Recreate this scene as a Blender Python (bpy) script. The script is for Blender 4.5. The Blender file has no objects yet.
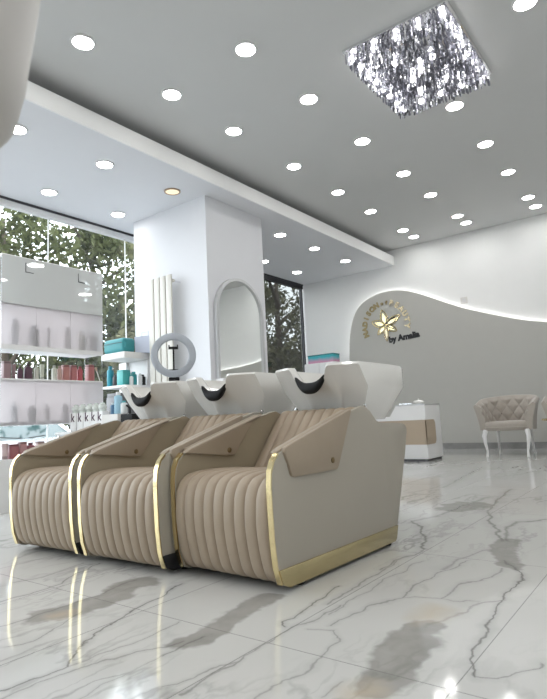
SKY, SUN, OFFL, EXPO = 4.0, 4, 5, 0.42
import bpy, bmesh, math, random
from mathutils import Vector, Matrix
random.seed(7)
PI = math.pi
scn = bpy.context.scene
COL = scn.collection

# ------------------------------------------------------------------ helpers
class MB:
    """collects polygons; build() links them as ONE mesh object"""
    def __init__(s): s.v = []; s.f = []
    def add(s, vs, fs):
        o = len(s.v); s.v += [tuple(v) for v in vs]; s.f += [tuple(i + o for i in f) for f in fs]; return s
    def box(s, x0, x1, y0, y1, z0, z1):
        v = [(x0,y0,z0),(x1,y0,z0),(x1,y1,z0),(x0,y1,z0),(x0,y0,z1),(x1,y0,z1),(x1,y1,z1),(x0,y1,z1)]
        return s.add(v, [(0,3,2,1),(4,5,6,7),(0,1,5,4),(1,2,6,5),(2,3,7,6),(3,0,4,7)])
    def rbox(s, x0, x1, y0, y1, z0, z1, b=.006, seg=2):
        bm = bmesh.new()
        m = Matrix.Translation(((x0+x1)/2,(y0+y1)/2,(z0+z1)/2)) @ Matrix.Diagonal((x1-x0,y1-y0,z1-z0,1))
        bmesh.ops.create_cube(bm, size=1, matrix=m)
        bmesh.ops.bevel(bm, geom=bm.edges[:], offset=b, segments=seg, affect='EDGES', profile=.5)
        return s.frombm(bm)
    def frombm(s, bm):
        bm.verts.index_update()
        s.add([v.co[:] for v in bm.verts], [[v.index for v in f.verts] for f in bm.faces]); bm.free(); return s
    def prism(s, pts, a, b, axis='x', bev=0):
        """2D polygon extruded from a to b along axis; pts are (y,z), (x,z) or (x,y)"""
        def P(p, t):
            return {'x': (t, p[0], p[1]), 'y': (p[0], t, p[1]), 'z': (p[0], p[1], t)}[axis]
        bm = bmesh.new()
        A = [bm.verts.new(P(p, a)) for p in pts]; B = [bm.verts.new(P(p, b)) for p in pts]
        bm.faces.new(A); bm.faces.new(B[::-1]); n = len(pts)
        for i in range(n): bm.faces.new((A[i], B[i], B[(i+1) % n], A[(i+1) % n]))
        bmesh.ops.recalc_face_normals(bm, faces=bm.faces[:])
        if bev:
            ed = [e for e in bm.edges if e.is_manifold and e.calc_face_angle(0) > .6]
            bmesh.ops.bevel(bm, geom=ed, offset=bev, segments=2, affect='EDGES', profile=.5)
        return s.frombm(bm)
    def tube(s, path, r, seg=10, cap=True, closed=False):
        path = [Vector(p) for p in path]; n = len(path)
        rs = r if isinstance(r, (list, tuple)) else [r] * n
        rings = []; prev = None
        for i, p in enumerate(path):
            if closed: t = path[(i+1) % n] - path[i-1]
            else: t = path[min(i+1, n-1)] - path[max(i-1, 0)]
            t.normalize()
            if prev is None:
                u = t.orthogonal().normalized()
            else:
                u = (prev - t * prev.dot(t)); u = u.normalized() if u.length > 1e-6 else t.orthogonal().normalized()
            prev = u; w = t.cross(u)
            rings.append([p + (u*math.cos(2*PI*k/seg) + w*math.sin(2*PI*k/seg)) * rs[i] for k in range(seg)])
        return s.loft(rings, cap0=cap and not closed, cap1=cap and not closed, closed=closed)
    def loft(s, rings, cap0=True, cap1=True, closed=False):
        m = len(rings[0]); vs = [v for r in rings for v in r]; fs = []
        nr = len(rings)
        for i in range(nr if closed else nr-1):
            j = (i+1) % nr
            for k in range(m):
                fs.append((i*m+k, i*m+(k+1) % m, j*m+(k+1) % m, j*m+k))
        if cap0: fs.append(tuple(range(m))[::-1])
        if cap1: fs.append(tuple((nr-1)*m+k for k in range(m)))
        return s.add(vs, fs)
    def lathe(s, prof, c=(0,0,0), seg=24, cap0=True, cap1=True):
        return s.loft([[(c[0]+r*math.cos(2*PI*k/seg), c[1]+r*math.sin(2*PI*k/seg), c[2]+z) for k in range(seg)] for r, z in prof], cap0, cap1)
    def xf(s, M):
        s.v = [tuple(M @ Vector(v)) for v in s.v]; return s
    def build(s, name, mat, parent=None, smooth=40, label=None, loc=None):
        me = bpy.data.meshes.new(name); me.from_pydata(s.v, [], s.f); me.validate()
        bm = bmesh.new(); bm.from_mesh(me); bmesh.ops.recalc_face_normals(bm, faces=bm.faces[:]); bm.to_mesh(me); bm.free()
        if smooth:
            me.shade_smooth(); me.set_sharp_from_angle(angle=math.radians(smooth))
        me.materials.append(mat)
        o = bpy.data.objects.new(name, me); COL.objects.link(o)
        if parent: o.parent = parent
        if label: o['label'] = label
        if loc: o.location = loc
        return o

def tag(o, label, cat, group=None, kind=None):
    if label: o['label'] = label
    if cat: o['category'] = cat
    if group: o['group'] = group
    if kind: o['kind'] = kind
    return o
def thing(name, label, cat, loc=(0,0,0), rotz=0, group=None):
    o = bpy.data.objects.new(name, None); COL.objects.link(o); o.empty_display_size = .1
    o.location = loc; o.rotation_euler = (0,0,rotz)
    return tag(o, label, cat, group)
def struct(o): o['kind'] = 'structure'; return o
def copy_tree(o, parent=None):
    c = o.copy(); COL.objects.link(c)
    if parent: c.parent = parent
    for ch in list(o.children): copy_tree(ch, c)
    return c
def dup(root, label, loc, rotz=0):
    c = copy_tree(root); c['label'] = label; c.location = loc; c.rotation_euler = (0,0,rotz); return c

# ------------------------------------------------------------------ materials
def newmat(name):
    m = bpy.data.materials.new(name); m.use_nodes = True
    nt = m.node_tree; nt.nodes.clear()
    out = nt.nodes.new('ShaderNodeOutputMaterial')
    return m, nt, out
def N(nt, typ, **kw):
    n = nt.nodes.new(typ)
    for k, v in kw.items():
        if k.startswith('i_'):
            n.inputs[k[2:].replace('_', ' ')].default_value = v
        else: setattr(n, k, v)
    return n
def rgba(c): return (c[0], c[1], c[2], 1)
def pbr(name, col, rough=.5, metal=0, spec=.5, var=.06, scale=6, bump=0, bscale=80, coat=0, trans=0, emit=None, estr=0, sheen=0, ior=1.5):
    m, nt, out = newmat(name); L = nt.links.new
    b = N(nt, 'ShaderNodeBsdfPrincipled')
    tc = N(nt, 'ShaderNodeTexCoord')
    nz = N(nt, 'ShaderNodeTexNoise', i_Scale=scale, i_Detail=4.)
    L(tc.outputs['Object'], nz.inputs['Vector'])
    mx = N(nt, 'ShaderNodeMix', data_type='RGBA')
    mx.inputs[6].default_value = rgba([c*(1-var) for c in col]); mx.inputs[7].default_value = rgba([min(1, c*(1+var)) for c in col])
    L(nz.outputs['Fac'], mx.inputs[0]); L(mx.outputs[2], b.inputs['Base Color'])
    b.inputs['Roughness'].default_value = rough; b.inputs['Metallic'].default_value = metal
    b.inputs['Specular IOR Level'].default_value = spec; b.inputs['IOR'].default_value = ior
    b.inputs['Coat Weight'].default_value = coat; b.inputs['Coat Roughness'].default_value = .05
    b.inputs['Transmission Weight'].default_value = trans; b.inputs['Sheen Weight'].default_value = sheen
    if emit: b.inputs['Emission Color'].default_value = rgba(emit); b.inputs['Emission Strength'].default_value = estr
    if bump:
        n2 = N(nt, 'ShaderNodeTexNoise', i_Scale=bscale, i_Detail=3.); L(tc.outputs['Object'], n2.inputs['Vector'])
        bp = N(nt, 'ShaderNodeBump', i_Strength=bump, i_Distance=.01); L(n2.outputs['Fac'], bp.inputs['Height']); L(bp.outputs['Normal'], b.inputs['Normal'])
    L(b.outputs[0], out.inputs[0]); return m
def emis(name, col, s):
    m, nt, out = newmat(name); e = N(nt, 'ShaderNodeEmission', i_Color=rgba(col), i_Strength=s); nt.links.new(e.outputs[0], out.inputs[0]); return m
def pane_mat(name, tint, refl_rough=.0, refl=1.0, noise=0, veil=0, veilcol=(.5,.5,.5)):
    """flat clear sheet: what is behind shows through, surface reflects by fresnel"""
    m, nt, out = newmat(name); L = nt.links.new
    t = N(nt, 'ShaderNodeBsdfTransparent', i_Color=rgba(tint)); g = N(nt, 'ShaderNodeBsdfGlossy', i_Roughness=refl_rough)
    ge = N(nt, 'ShaderNodeNewGeometry'); dt = N(nt, 'ShaderNodeVectorMath', operation='DOT_PRODUCT'); L(ge.outputs['Incoming'], dt.inputs[0]); L(ge.outputs['Normal'], dt.inputs[1])
    ab = N(nt, 'ShaderNodeMath', operation='ABSOLUTE'); L(dt.outputs['Value'], ab.inputs[0])
    om = N(nt, 'ShaderNodeMath', operation='SUBTRACT'); om.inputs[0].default_value = 1.; L(ab.outputs[0], om.inputs[1])
    pw = N(nt, 'ShaderNodeMath', operation='POWER'); pw.inputs[1].default_value = 5.; L(om.outputs[0], pw.inputs[0])
    fr = N(nt, 'ShaderNodeMath', operation='MULTIPLY_ADD'); fr.inputs[1].default_value = .92; fr.inputs[2].default_value = .06; L(pw.outputs[0], fr.inputs[0])
    mu = N(nt, 'ShaderNodeMath', operation='MULTIPLY'); mu.inputs[1].default_value = refl; L(fr.outputs[0], mu.inputs[0])
    base = t.outputs[0]
    if veil:
        d = N(nt, 'ShaderNodeBsdfDiffuse', i_Color=rgba(veilcol)); mv = N(nt, 'ShaderNodeMixShader'); mv.inputs[0].default_value = veil
        L(t.outputs[0], mv.inputs[1]); L(d.outputs[0], mv.inputs[2]); base = mv.outputs[0]
    mx = N(nt, 'ShaderNodeMixShader'); L(mu.outputs[0], mx.inputs[0]); L(base, mx.inputs[1]); L(g.outputs[0], mx.inputs[2])
    L(mx.outputs[0], out.inputs[0]); return m

M = {}
M['wall'] = pbr('wall_paint', (.87,.875,.87), .75, var=.015, bump=.04, bscale=140)
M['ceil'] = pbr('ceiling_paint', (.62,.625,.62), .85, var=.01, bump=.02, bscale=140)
M['soffit'] = pbr('soffit_paint', (.74,.75,.78), .8, var=.01)
M['feature'] = pbr('grey_feature_paint', (.50,.495,.465), .7, var=.02, bump=.03, bscale=160)
M['gold'] = pbr('polished_gold', (.83,.69,.39), .16, metal=1, var=.12, scale=14)
M['goldband'] = pbr('brushed_gold', (.52,.44,.25), .22, metal=1, var=.1, scale=9)
M['leather'] = pbr('beige_leather', (.36,.287,.212), .48, var=.05, scale=12, bump=.08, bscale=260)
M['leather_d'] = pbr('beige_leather_flap', (.33,.268,.20), .42, var=.05, scale=12, bump=.08, bscale=260)
M['leather_l'] = pbr('olive_beige_lining', (.33,.28,.20), .5, var=.04, bump=.06, bscale=260)
M['stud'] = pbr('bronze_stud', (.22,.16,.09), .3, metal=1, var=.1)
M['panel'] = pbr('taupe_panel', (.37,.34,.285), .42, var=.02)
M['black'] = pbr('black_rubber', (.010,.010,.011), .6, spec=.25, var=.1)
M['ceramic'] = pbr('white_ceramic', (.80,.79,.76), .12, var=.01, coat=.6)
M['chrome'] = pbr('chrome', (.82,.82,.84), .08, metal=1, var=.03)
M['white'] = pbr('white_lacquer', (.82,.82,.82), .3, var=.02)
M['offwhite'] = pbr('off_white_plastic', (.70,.69,.67), .4, var=.03)
M['radiator'] = pbr('radiator_enamel', (.60,.58,.53), .35, var=.03)
M['deskbeige'] = pbr('beige_inset', (.45,.36,.265), .4, var=.03)
M['ring'] = pbr('ring_diffuser', (.42,.45,.50), .45, var=.03)
M['mirror'] = pbr('mirror_glass', (.86,.88,.87), .02, metal=1, var=.0)
M['silver'] = pbr('silver_frame', (.60,.61,.62), .38, metal=.45, var=.04)
M['darkmetal'] = pbr('dark_metal', (.06,.06,.065), .4, metal=.6, var=.1)
M['velvet'] = pbr('greige_velvet', (.40,.36,.315), .8, var=.10, scale=16, sheen=.5)
M['velvet_d'] = pbr('dark_velvet_button', (.12,.10,.09), .8, var=.1)
M['whitewood'] = pbr('white_painted_wood', (.85,.85,.85), .3, var=.02)
M['lens'] = emis('downlight_lens', (1,.985,.96), 33)
M['lens_warm'] = emis('downlight_lens_warm', (1,.82,.58), 1.0)
M['rim'] = pbr('downlight_rim', (.7,.7,.7), .4, var=.02)
M['rim_bronze'] = pbr('downlight_rim_bronze', (.35,.25,.16), .35, metal=.6, var=.05)
M['led'] = emis('led_strip', (1,.99,.97), 7)
M['glow'] = emis('shelf_fill_glow', (1,.97,.985), .95)
M['hood'] = pbr('hood_plastic', (.52,.50,.475), .4, var=.03)
M['pane'] = pane_mat('window_glass', (.96,.98,.97), 0, 1.0)
M['tinted'] = pane_mat('tinted_glass', (.30,.31,.30), 0, 1.0, veil=.35, veilcol=(.05,.05,.05))
M['clear'] = pane_mat('clear_acrylic', (.97,.98,.98), .02, .8)
M['greyglass'] = pane_mat('grey_panel_glass', (.90,.92,.92), .008, 2.0, veil=.6, veilcol=(.86,.88,.88))
M['street'] = pbr('asphalt', (.16,.16,.165), .9, var=.2, scale=3)
M['bark'] = pbr('bark', (.05,.04,.03), .9, var=.4, scale=8, bump=.4, bscale=20)
M['carpaint'] = pbr('white_car_paint', (.78,.80,.84), .2, var=.01, coat=.8)
M['carglass'] = pbr('car_glass', (.03,.06,.065), .05, var=.1)
M['baseboard'] = pbr('marble_skirting', (.28,.28,.275), .2, var=.5, scale=5)

def frosted():
    m, nt, out = newmat('frosted_panel'); L = nt.links.new
    tr = N(nt, 'ShaderNodeBsdfTranslucent', i_Color=(.92,.90,.92,1)); d = N(nt, 'ShaderNodeBsdfDiffuse', i_Color=(.86,.85,.87,1))
    r = N(nt, 'ShaderNodeBsdfRefraction', i_Color=(.95,.94,.96,1), i_Roughness=.6, i_IOR=1.3)
    g = N(nt, 'ShaderNodeBsdfGlossy', i_Roughness=.06); fr = N(nt, 'ShaderNodeFresnel', i_IOR=1.4)
    tc = N(nt, 'ShaderNodeTexCoord'); nz = N(nt, 'ShaderNodeTexNoise', i_Scale=3.); L(tc.outputs['Object'], nz.inputs['Vector'])
    mr = N(nt, 'ShaderNodeMapRange'); mr.inputs[3].default_value = .42; mr.inputs[4].default_value = .52; L(nz.outputs['Fac'], mr.inputs[0])
    a = N(nt, 'ShaderNodeMixShader'); a.inputs[0].default_value = .5; L(tr.outputs[0], a.inputs[1]); L(d.outputs[0], a.inputs[2])
    b = N(nt, 'ShaderNodeMixShader'); L(mr.outputs[0], b.inputs[0]); L(a.outputs[0], b.inputs[1]); L(r.outputs[0], b.inputs[2])
    c = N(nt, 'ShaderNodeMixShader'); L(fr.outputs[0], c.inputs[0]); L(b.outputs[0], c.inputs[1]); L(g.outputs[0], c.inputs[2])
    L(c.outputs[0], out.inputs[0]); return m
M['frosted'] = frosted()

def crystal_mat():
    m, nt, out = newmat('crystal_strands'); L = nt.links.new
    geo = N(nt, 'ShaderNodeNewGeometry')
    ramp = N(nt, 'ShaderNodeValToRGB'); cr = ramp.color_ramp
    cr.elements[0].position = 0; cr.elements[0].color = (.02,.02,.025,1); cr.elements[1].position = .7; cr.elements[1].color = (1,1,1,1)
    e = cr.elements.new(.25); e.color = (.10,.10,.12,1); e = cr.elements.new(.46); e.color = (.42,.42,.47,1)
    cr.interpolation = 'CONSTANT'
    L(geo.outputs['Random Per Island'], ramp.inputs[0])
    g = N(nt, 'ShaderNodeBsdfGlossy', i_Roughness=.08); L(ramp.outputs[0], g.inputs['Color'])
    t = N(nt, 'ShaderNodeBsdfTransparent', i_Color=(.85,.86,.9,1)); tl = N(nt, 'ShaderNodeBsdfTranslucent', i_Color=(.9,.9,.95,1))
    a = N(nt, 'ShaderNodeMixShader'); a.inputs[0].default_value = .38; L(t.outputs[0], a.inputs[1]); L(tl.outputs[0], a.inputs[2])
    b = N(nt, 'ShaderNodeMixShader'); b.inputs[0].default_value = .5; L(a.outputs[0], b.inputs[1]); L(g.outputs[0], b.inputs[2])
    L(b.outputs[0], out.inputs[0]); return m
M['crystal'] = crystal_mat()

def leaf_mat(name, c1, c2):
    m, nt, out = newmat(name); L = nt.links.new
    geo = N(nt, 'ShaderNodeNewGeometry'); mx = N(nt, 'ShaderNodeMix', data_type='RGBA'); mx.inputs[6].default_value = rgba(c1); mx.inputs[7].default_value = rgba(c2)
    L(geo.outputs['Random Per Island'], mx.inputs[0])
    d = N(nt, 'ShaderNodeBsdfDiffuse'); t = N(nt, 'ShaderNodeBsdfTranslucent'); L(mx.outputs[2], d.inputs[0]); L(mx.outputs[2], t.inputs[0])
    s = N(nt, 'ShaderNodeMixShader'); s.inputs[0].default_value = .4; L(d.outputs[0], s.inputs[1]); L(t.outputs[0], s.inputs[2]); L(s.outputs[0], out.inputs[0]); return m
M['leaf_a'] = leaf_mat('leaves_green', (.03,.038,.02), (.13,.145,.07))
M['leaf_b'] = leaf_mat('leaves_olive', (.036,.038,.023), (.155,.155,.09))

# ---- marble floor: hand-laid vein segments in floor metres + fine noise veins + tile joints
VEINS = [
    (0.006, 0.9, [(-1.48, 0.75), (-1.46, 0.82), (-1.46, 0.91), (-1.5, 0.96), (-1.55, 1.05), (-1.61, 1.17), (-1.67, 1.32), (-1.68, 1.45), (-1.75, 1.62)]),
    (0.005, 0.6, [(-1.46, 0.91), (-1.45, 1.03), (-1.42, 1.12), (-1.42, 1.17), (-1.43, 1.32)]),
    (0.008, 0.6, [(-1.44, 0.73), (-1.43, 0.86), (-1.41, 0.94), (-1.36, 1.07), (-1.3, 1.2)]),
    (0.004, 0.5, [(-1.26, 0.84), (-1.27, 1.03), (-1.28, 1.18)]),
    (0.006, 0.6, [(-1.75, 0.89), (-1.72, 0.98), (-1.78, 1.13), (-1.82, 1.23)]),
    (0.008, 0.55, [(-1.94, 0.98), (-1.93, 1.07), (-1.94, 1.16), (-1.93, 1.29), (-1.97, 1.56)]),
    (0.007, 0.7, [(-2.21, 1.12), (-2.22, 1.3), (-2.28, 1.48), (-2.35, 1.66)]),
    (0.012, 0.45, [(-2.43, 1.29), (-2.4, 1.39), (-2.44, 1.62)]),
    (0.006, 0.7, [(-1.27, 1.1), (-1.28, 1.18), (-1.27, 1.27)]),
    (0.005, 0.9, [(-1.09, 1.43), (-1.12, 1.48), (-1.12, 1.53), (-1.14, 1.7), (-1.17, 1.92)]),
    (0.006, 0.6, [(-1.13, 0.97), (-1.1, 1.08), (-1.07, 1.19), (-1.08, 1.31), (-1.07, 1.41), (-1.06, 1.54), (-1.05, 1.72)]),
    (0.007, 0.7, [(-1.07, 0.96), (-1.07, 1.05), (-1.07, 1.21)]),
    (0.006, 0.55, [(-0.89, 1.07), (-0.88, 1.18), (-0.87, 1.33), (-0.9, 1.44), (-0.95, 1.5), (-1.02, 1.47)]),
    (0.006, 0.5, [(-0.78, 1.14), (-0.77, 1.24)]),
    (0.007, 1.0, [(-0.5, 1.42), (-0.54, 1.5), (-0.56, 1.76), (-0.59, 1.94), (-0.6, 2.15), (-0.58, 2.3), (-0.65, 2.45), (-0.72, 2.56)]),
    (0.006, 0.7, [(-0.5, 1.42), (-0.43, 1.48), (-0.37, 1.59)]),
    (0.012, 0.6, [(-0.72, 1.67), (-0.68, 1.83), (-0.65, 1.95), (-0.59, 2.01)]),
    (0.007, 0.6, [(-0.98, 1.54), (-0.95, 1.74), (-0.9, 1.89), (-0.9, 2.19), (-0.85, 2.49)]),
    (0.007, 0.6, [(-1.09, 1.72), (-1.1, 1.91), (-1.11, 2.36)]),
    (0.006, 0.5, [(-1.04, 1.63), (-1.04, 1.86), (-1.04, 2.12), (-1.03, 2.4)]),
    (0.008, 0.5, [(-0.9, 1.89), (-0.78, 1.96), (-0.66, 1.97)]),
    (0.008, 0.6, [(-0.77, 1.96), (-0.77, 2.14), (-0.7, 2.26), (-0.7, 2.42)]),
    (0.014, 0.9, [(-1.1, 2.61), (-1.29, 3.04), (-1.42, 3.23)]),
    (0.01, 0.6, [(-1.12, 2.17), (-1.12, 2.41), (-1.1, 2.61)]),
    (0.014, 0.5, [(-0.9, 2.29), (-0.89, 2.52), (-0.84, 2.7)]),
    (0.016, 0.8, [(-0.82, 2.92), (-1.0, 3.35), (-1.1, 3.63), (-1.2, 4.28), (-1.24, 4.78)]),
    (0.018, 0.7, [(-0.8, 2.93), (-0.88, 3.21), (-0.87, 3.41), (-0.74, 3.56)]),
    (0.03, 0.5, [(-1.42, 3.18), (-1.34, 3.48), (-1.33, 3.86), (-1.28, 4.25)]),
    (0.02, 0.5, [(-1.78, 4.73), (-1.97, 6.44)]),
]
BANDS = [
    (0.07, [(-1.91, 1.14), (-1.87, 1.21), (-1.86, 1.31), (-1.92, 1.48), (-1.92, 1.58)]),
    (0.045, [(-1.29, 1.21), (-1.27, 1.27), (-1.29, 1.4), (-1.32, 1.52), (-1.32, 1.68)]),
    (0.055, [(-0.72, 1.65), (-0.71, 1.49), (-0.69, 1.36), (-0.67, 1.24)]),
    (0.05, [(-0.8, 2.93), (-0.76, 2.67), (-0.66, 2.49)]),
    (0.13, [(-1.34, 3.77), (-1.31, 3.91)]),
]
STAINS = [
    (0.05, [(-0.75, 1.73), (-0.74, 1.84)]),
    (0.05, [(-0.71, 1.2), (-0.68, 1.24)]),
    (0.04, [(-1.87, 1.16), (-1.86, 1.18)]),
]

def marble(VEINS, BANDS, STAINS):
    m, nt, out = newmat('marble_tiles'); L = nt.links.new
    def math_(op, a, b=None, clamp=False):
        n = N(nt, 'ShaderNodeMath', operation=op, use_clamp=clamp)
        for i, x in enumerate((a, b)):
            if x is None: continue
            if isinstance(x, (int, float)): n.inputs[i].default_value = x
            else: L(x, n.inputs[i])
        return n.outputs[0]
    tc = N(nt, 'ShaderNodeTexCoord'); P0 = tc.outputs['Object']
    def noise(scale, detail=3., vec=P0, rough=.5):
        n = N(nt, 'ShaderNodeTexNoise', i_Scale=scale, i_Detail=detail, i_Roughness=rough); L(vec, n.inputs['Vector']); return n
    # warped coordinate
    nw = noise(7., 4.)
    sub = N(nt, 'ShaderNodeVectorMath', operation='SUBTRACT'); L(nw.outputs['Color'], sub.inputs[0]); sub.inputs[1].default_value = (.5,.5,.5)
    wm = N(nt, 'ShaderNodeVectorMath', operation='MULTIPLY_ADD'); L(sub.outputs[0], wm.inputs[0]); wm.inputs[1].default_value = (.09,.16,0); L(P0, wm.inputs[2])
    P = wm.outputs[0]
    def segd(a, b):
        ba = (b[0]-a[0], b[1]-a[1], 0); q = ba[0]**2 + ba[1]**2 or 1e-6
        s = N(nt, 'ShaderNodeVectorMath', operation='SUBTRACT'); L(P, s.inputs[0]); s.inputs[1].default_value = (a[0], a[1], 0)
        d = N(nt, 'ShaderNodeVectorMath', operation='DOT_PRODUCT'); L(s.outputs[0], d.inputs[0]); d.inputs[1].default_value = (ba[0]/q, ba[1]/q, 0)
        h = math_('MULTIPLY', d.outputs['Value'], 1, True)
        p = N(nt, 'ShaderNodeVectorMath', operation='MULTIPLY_ADD'); L(h, p.inputs[0]); p.inputs[1].default_value = ba; p.inputs[2].default_value = (a[0], a[1], 0)
        e = N(nt, 'ShaderNodeVectorMath', operation='DISTANCE'); L(P, e.inputs[0]); L(p.outputs[0], e.inputs[1]); return e.outputs['Value']
    def poly(pts):
        o = None
        for a, b in zip(pts, pts[1:]):
            d = segd(a, b); o = d if o is None else math_('MINIMUM', o, d)
        return o
    tot = math_('ADD', 0, 0)
    nv = noise(11., 2.)
    wvar = math_('ADD', math_('MULTIPLY', nv.outputs['Fac'], 1.5), .35)
    for w, dk, pts in VEINS:
        d = math_('DIVIDE', math_('DIVIDE', poly(pts), w), wvar)
        core = math_('MULTIPLY', math_('SUBTRACT', 1.0, d, True), dk)
        halo = math_('MULTIPLY', math_('SUBTRACT', 1.0, math_('MULTIPLY', d, .28), True), dk*.28)
        v = math_('MAXIMUM', core, halo); tot = math_('MAXIMUM', tot, v)
    band = math_('ADD', 0, 0)
    for w, pts in BANDS:
        d = math_('DIVIDE', math_('DIVIDE', poly(pts), w), wvar)
        v = math_('MULTIPLY', math_('SUBTRACT', 1.15, d, True), 3., True); band = v if band is None else math_('MAXIMUM', band, v)
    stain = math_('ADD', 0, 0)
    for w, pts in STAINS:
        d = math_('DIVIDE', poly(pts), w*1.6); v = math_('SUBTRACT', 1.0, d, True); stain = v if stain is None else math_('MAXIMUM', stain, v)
    # fine procedural veins for the rest of the floor, stretched along y
    mp = N(nt, 'ShaderNodeMapping'); mp.inputs['Scale'].default_value = (1.6,.55,1); mp.inputs['Rotation'].default_value = (0,0,.15); L(P, mp.inputs[0])
    f1 = noise(1.5, 5., mp.outputs[0], .55); f2 = noise(3.2, 4., mp.outputs[0], .5)
    fv = math_('SUBTRACT', 1., math_('MULTIPLY', math_('ABSOLUTE', math_('SUBTRACT', f1.outputs['Fac'], .5)), 55.), True)
    fw = math_('SUBTRACT', 1., math_('MULTIPLY', math_('ABSOLUTE', math_('SUBTRACT', f2.outputs['Fac'], .47)), 60.), True)
    msk = noise(.9, 2.); mk = math_('MULTIPLY', math_('SUBTRACT', msk.outputs['Fac'], .42), 4., True)
    fine = math_('MULTIPLY', math_('MAXIMUM', fv, math_('MULTIPLY', fw, .6)), math_('MULTIPLY', mk, .6))
    tot = math_('MAXIMUM', tot, fine)
    big = noise(1.1, 3.)
    base = N(nt, 'ShaderNodeMix', data_type='RGBA'); base.inputs[6].default_value = (.50,.50,.485,1); base.inputs[7].default_value = (.64,.64,.625,1); L(big.outputs['Fac'], base.inputs[0])
    bandn = noise(14., 4.); bcol = N(nt, 'ShaderNodeMix', data_type='RGBA'); bcol.inputs[6].default_value = (.20,.197,.185,1); bcol.inputs[7].default_value = (.37,.36,.34,1); L(bandn.outputs['Fac'], bcol.inputs[0])
    c1 = N(nt, 'ShaderNodeMix', data_type='RGBA'); L(math_('MULTIPLY', band, .85), c1.inputs[0]); L(base.outputs[2], c1.inputs[6]); L(bcol.outputs[2], c1.inputs[7])
    c2 = N(nt, 'ShaderNodeMix', data_type='RGBA'); L(math_('MULTIPLY', tot, .9), c2.inputs[0]); L(c1.outputs[2], c2.inputs[6]); c2.inputs[7].default_value = (.09,.09,.085,1)
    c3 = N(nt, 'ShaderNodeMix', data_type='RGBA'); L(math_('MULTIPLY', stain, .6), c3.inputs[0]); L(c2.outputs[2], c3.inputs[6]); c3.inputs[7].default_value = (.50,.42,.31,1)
    # joints every .555 m in x, 1.175 m in y
    sx = N(nt, 'ShaderNodeSeparateXYZ'); L(P0, sx.inputs[0])
    def joint(val, off, per, hw):
        r = math_('WRAP', math_('SUBTRACT', val, off), per/2); r.node.inputs[2].default_value = -per/2
        return math_('LESS_THAN', math_('ABSOLUTE', r), hw)
    j = math_('MAXIMUM', joint(sx.outputs[0], -.523, .554, .0016), joint(sx.outputs[1], 1.336, 1.176, .0016))
    c4 = N(nt, 'ShaderNodeMix', data_type='RGBA'); L(math_('MULTIPLY', j, .75), c4.inputs[0]); L(c3.outputs[2], c4.inputs[6]); c4.inputs[7].default_value = (.16,.16,.155,1)
    b = N(nt, 'ShaderNodeBsdfPrincipled'); L(c4.outputs[2], b.inputs['Base Color'])
    rr = N(nt, 'ShaderNodeMapRange'); rr.inputs[3].default_value = .05; rr.inputs[4].default_value = .10; L(bandn.outputs['Fac'], rr.inputs[0]); L(rr.outputs[0], b.inputs['Roughness'])
    b.inputs['Specular IOR Level'].default_value = .6
    L(b.outputs[0], out.inputs[0]); return m
def build_floor(x0, x1, y0, y1):
    """one floor slab; its top is cut in fields so that each field's material carries only the veins that cross it"""
    segs = []
    for k, lst in enumerate((VEINS, BANDS, STAINS)):
        for e in lst:
            for a, b in zip(e[-1], e[-1][1:]): segs.append((k, e, a, b))
    def hit(s, r):
        mg = .11 + s[1][0]*1.8
        return not (max(s[2][0], s[3][0]) < r[0]-mg or min(s[2][0], s[3][0]) > r[1]+mg or max(s[2][1], s[3][1]) < r[2]-mg or min(s[2][1], s[3][1]) > r[3]+mg)
    leaves = []
    def split(r, ss, depth):
        ss = [s for s in ss if hit(s, r)]
        if len(ss) <= 18 or depth > 12: leaves.append((r, ss)); return
        cut = None
        if r[1]-r[0] > r[3]-r[2]:
            c = sorted((s[2][0]+s[3][0])/2 for s in ss)[len(ss)//2]; c = min(max(c, r[0]+.15*(r[1]-r[0])), r[1]-.15*(r[1]-r[0]))
            split((r[0], c, r[2], r[3]), ss, depth+1); split((c, r[1], r[2], r[3]), ss, depth+1)
        else:
            c = sorted((s[2][1]+s[3][1])/2 for s in ss)[len(ss)//2]; c = min(max(c, r[2]+.15*(r[3]-r[2])), r[3]-.15*(r[3]-r[2]))
            split((r[0], r[1], r[2], c), ss, depth+1); split((r[0], r[1], c, r[3]), ss, depth+1)
    split((x0, x1, y0, y1), segs, 0)
    mb = MB().add([(x0,y0,-.12),(x1,y0,-.12),(x1,y1,-.12),(x0,y1,-.12),(x0,y0,0),(x1,y0,0),(x1,y1,0),(x0,y1,0)], [(0,3,2,1),(0,1,5,4),(1,2,6,5),(2,3,7,6),(3,0,4,7)])
    pass
    mats = []; idx = [0]*5
    for r, ss in leaves:
        lv = [(e[0], e[1], [a, b]) for k, e, a, b in ss if k == 0]; lb = [(e[0], [a, b]) for k, e, a, b in ss if k == 1]; ls = [(e[0], [a, b]) for k, e, a, b in ss if k == 2]
        mats.append(marble(lv, lb, ls)); mb.add([(r[0],r[2],0),(r[1],r[2],0),(r[1],r[3],0),(r[0],r[3],0)], [(0,1,2,3)]); idx.append(len(mats)-1)
    me = bpy.data.meshes.new('floor'); me.from_pydata(mb.v, [], mb.f)
    for mm in mats: me.materials.append(mm)
    for pgn, k in zip(me.polygons, idx): pgn.material_index = k
    o = bpy.data.objects.new('floor', me); COL.objects.link(o); return o

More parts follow.
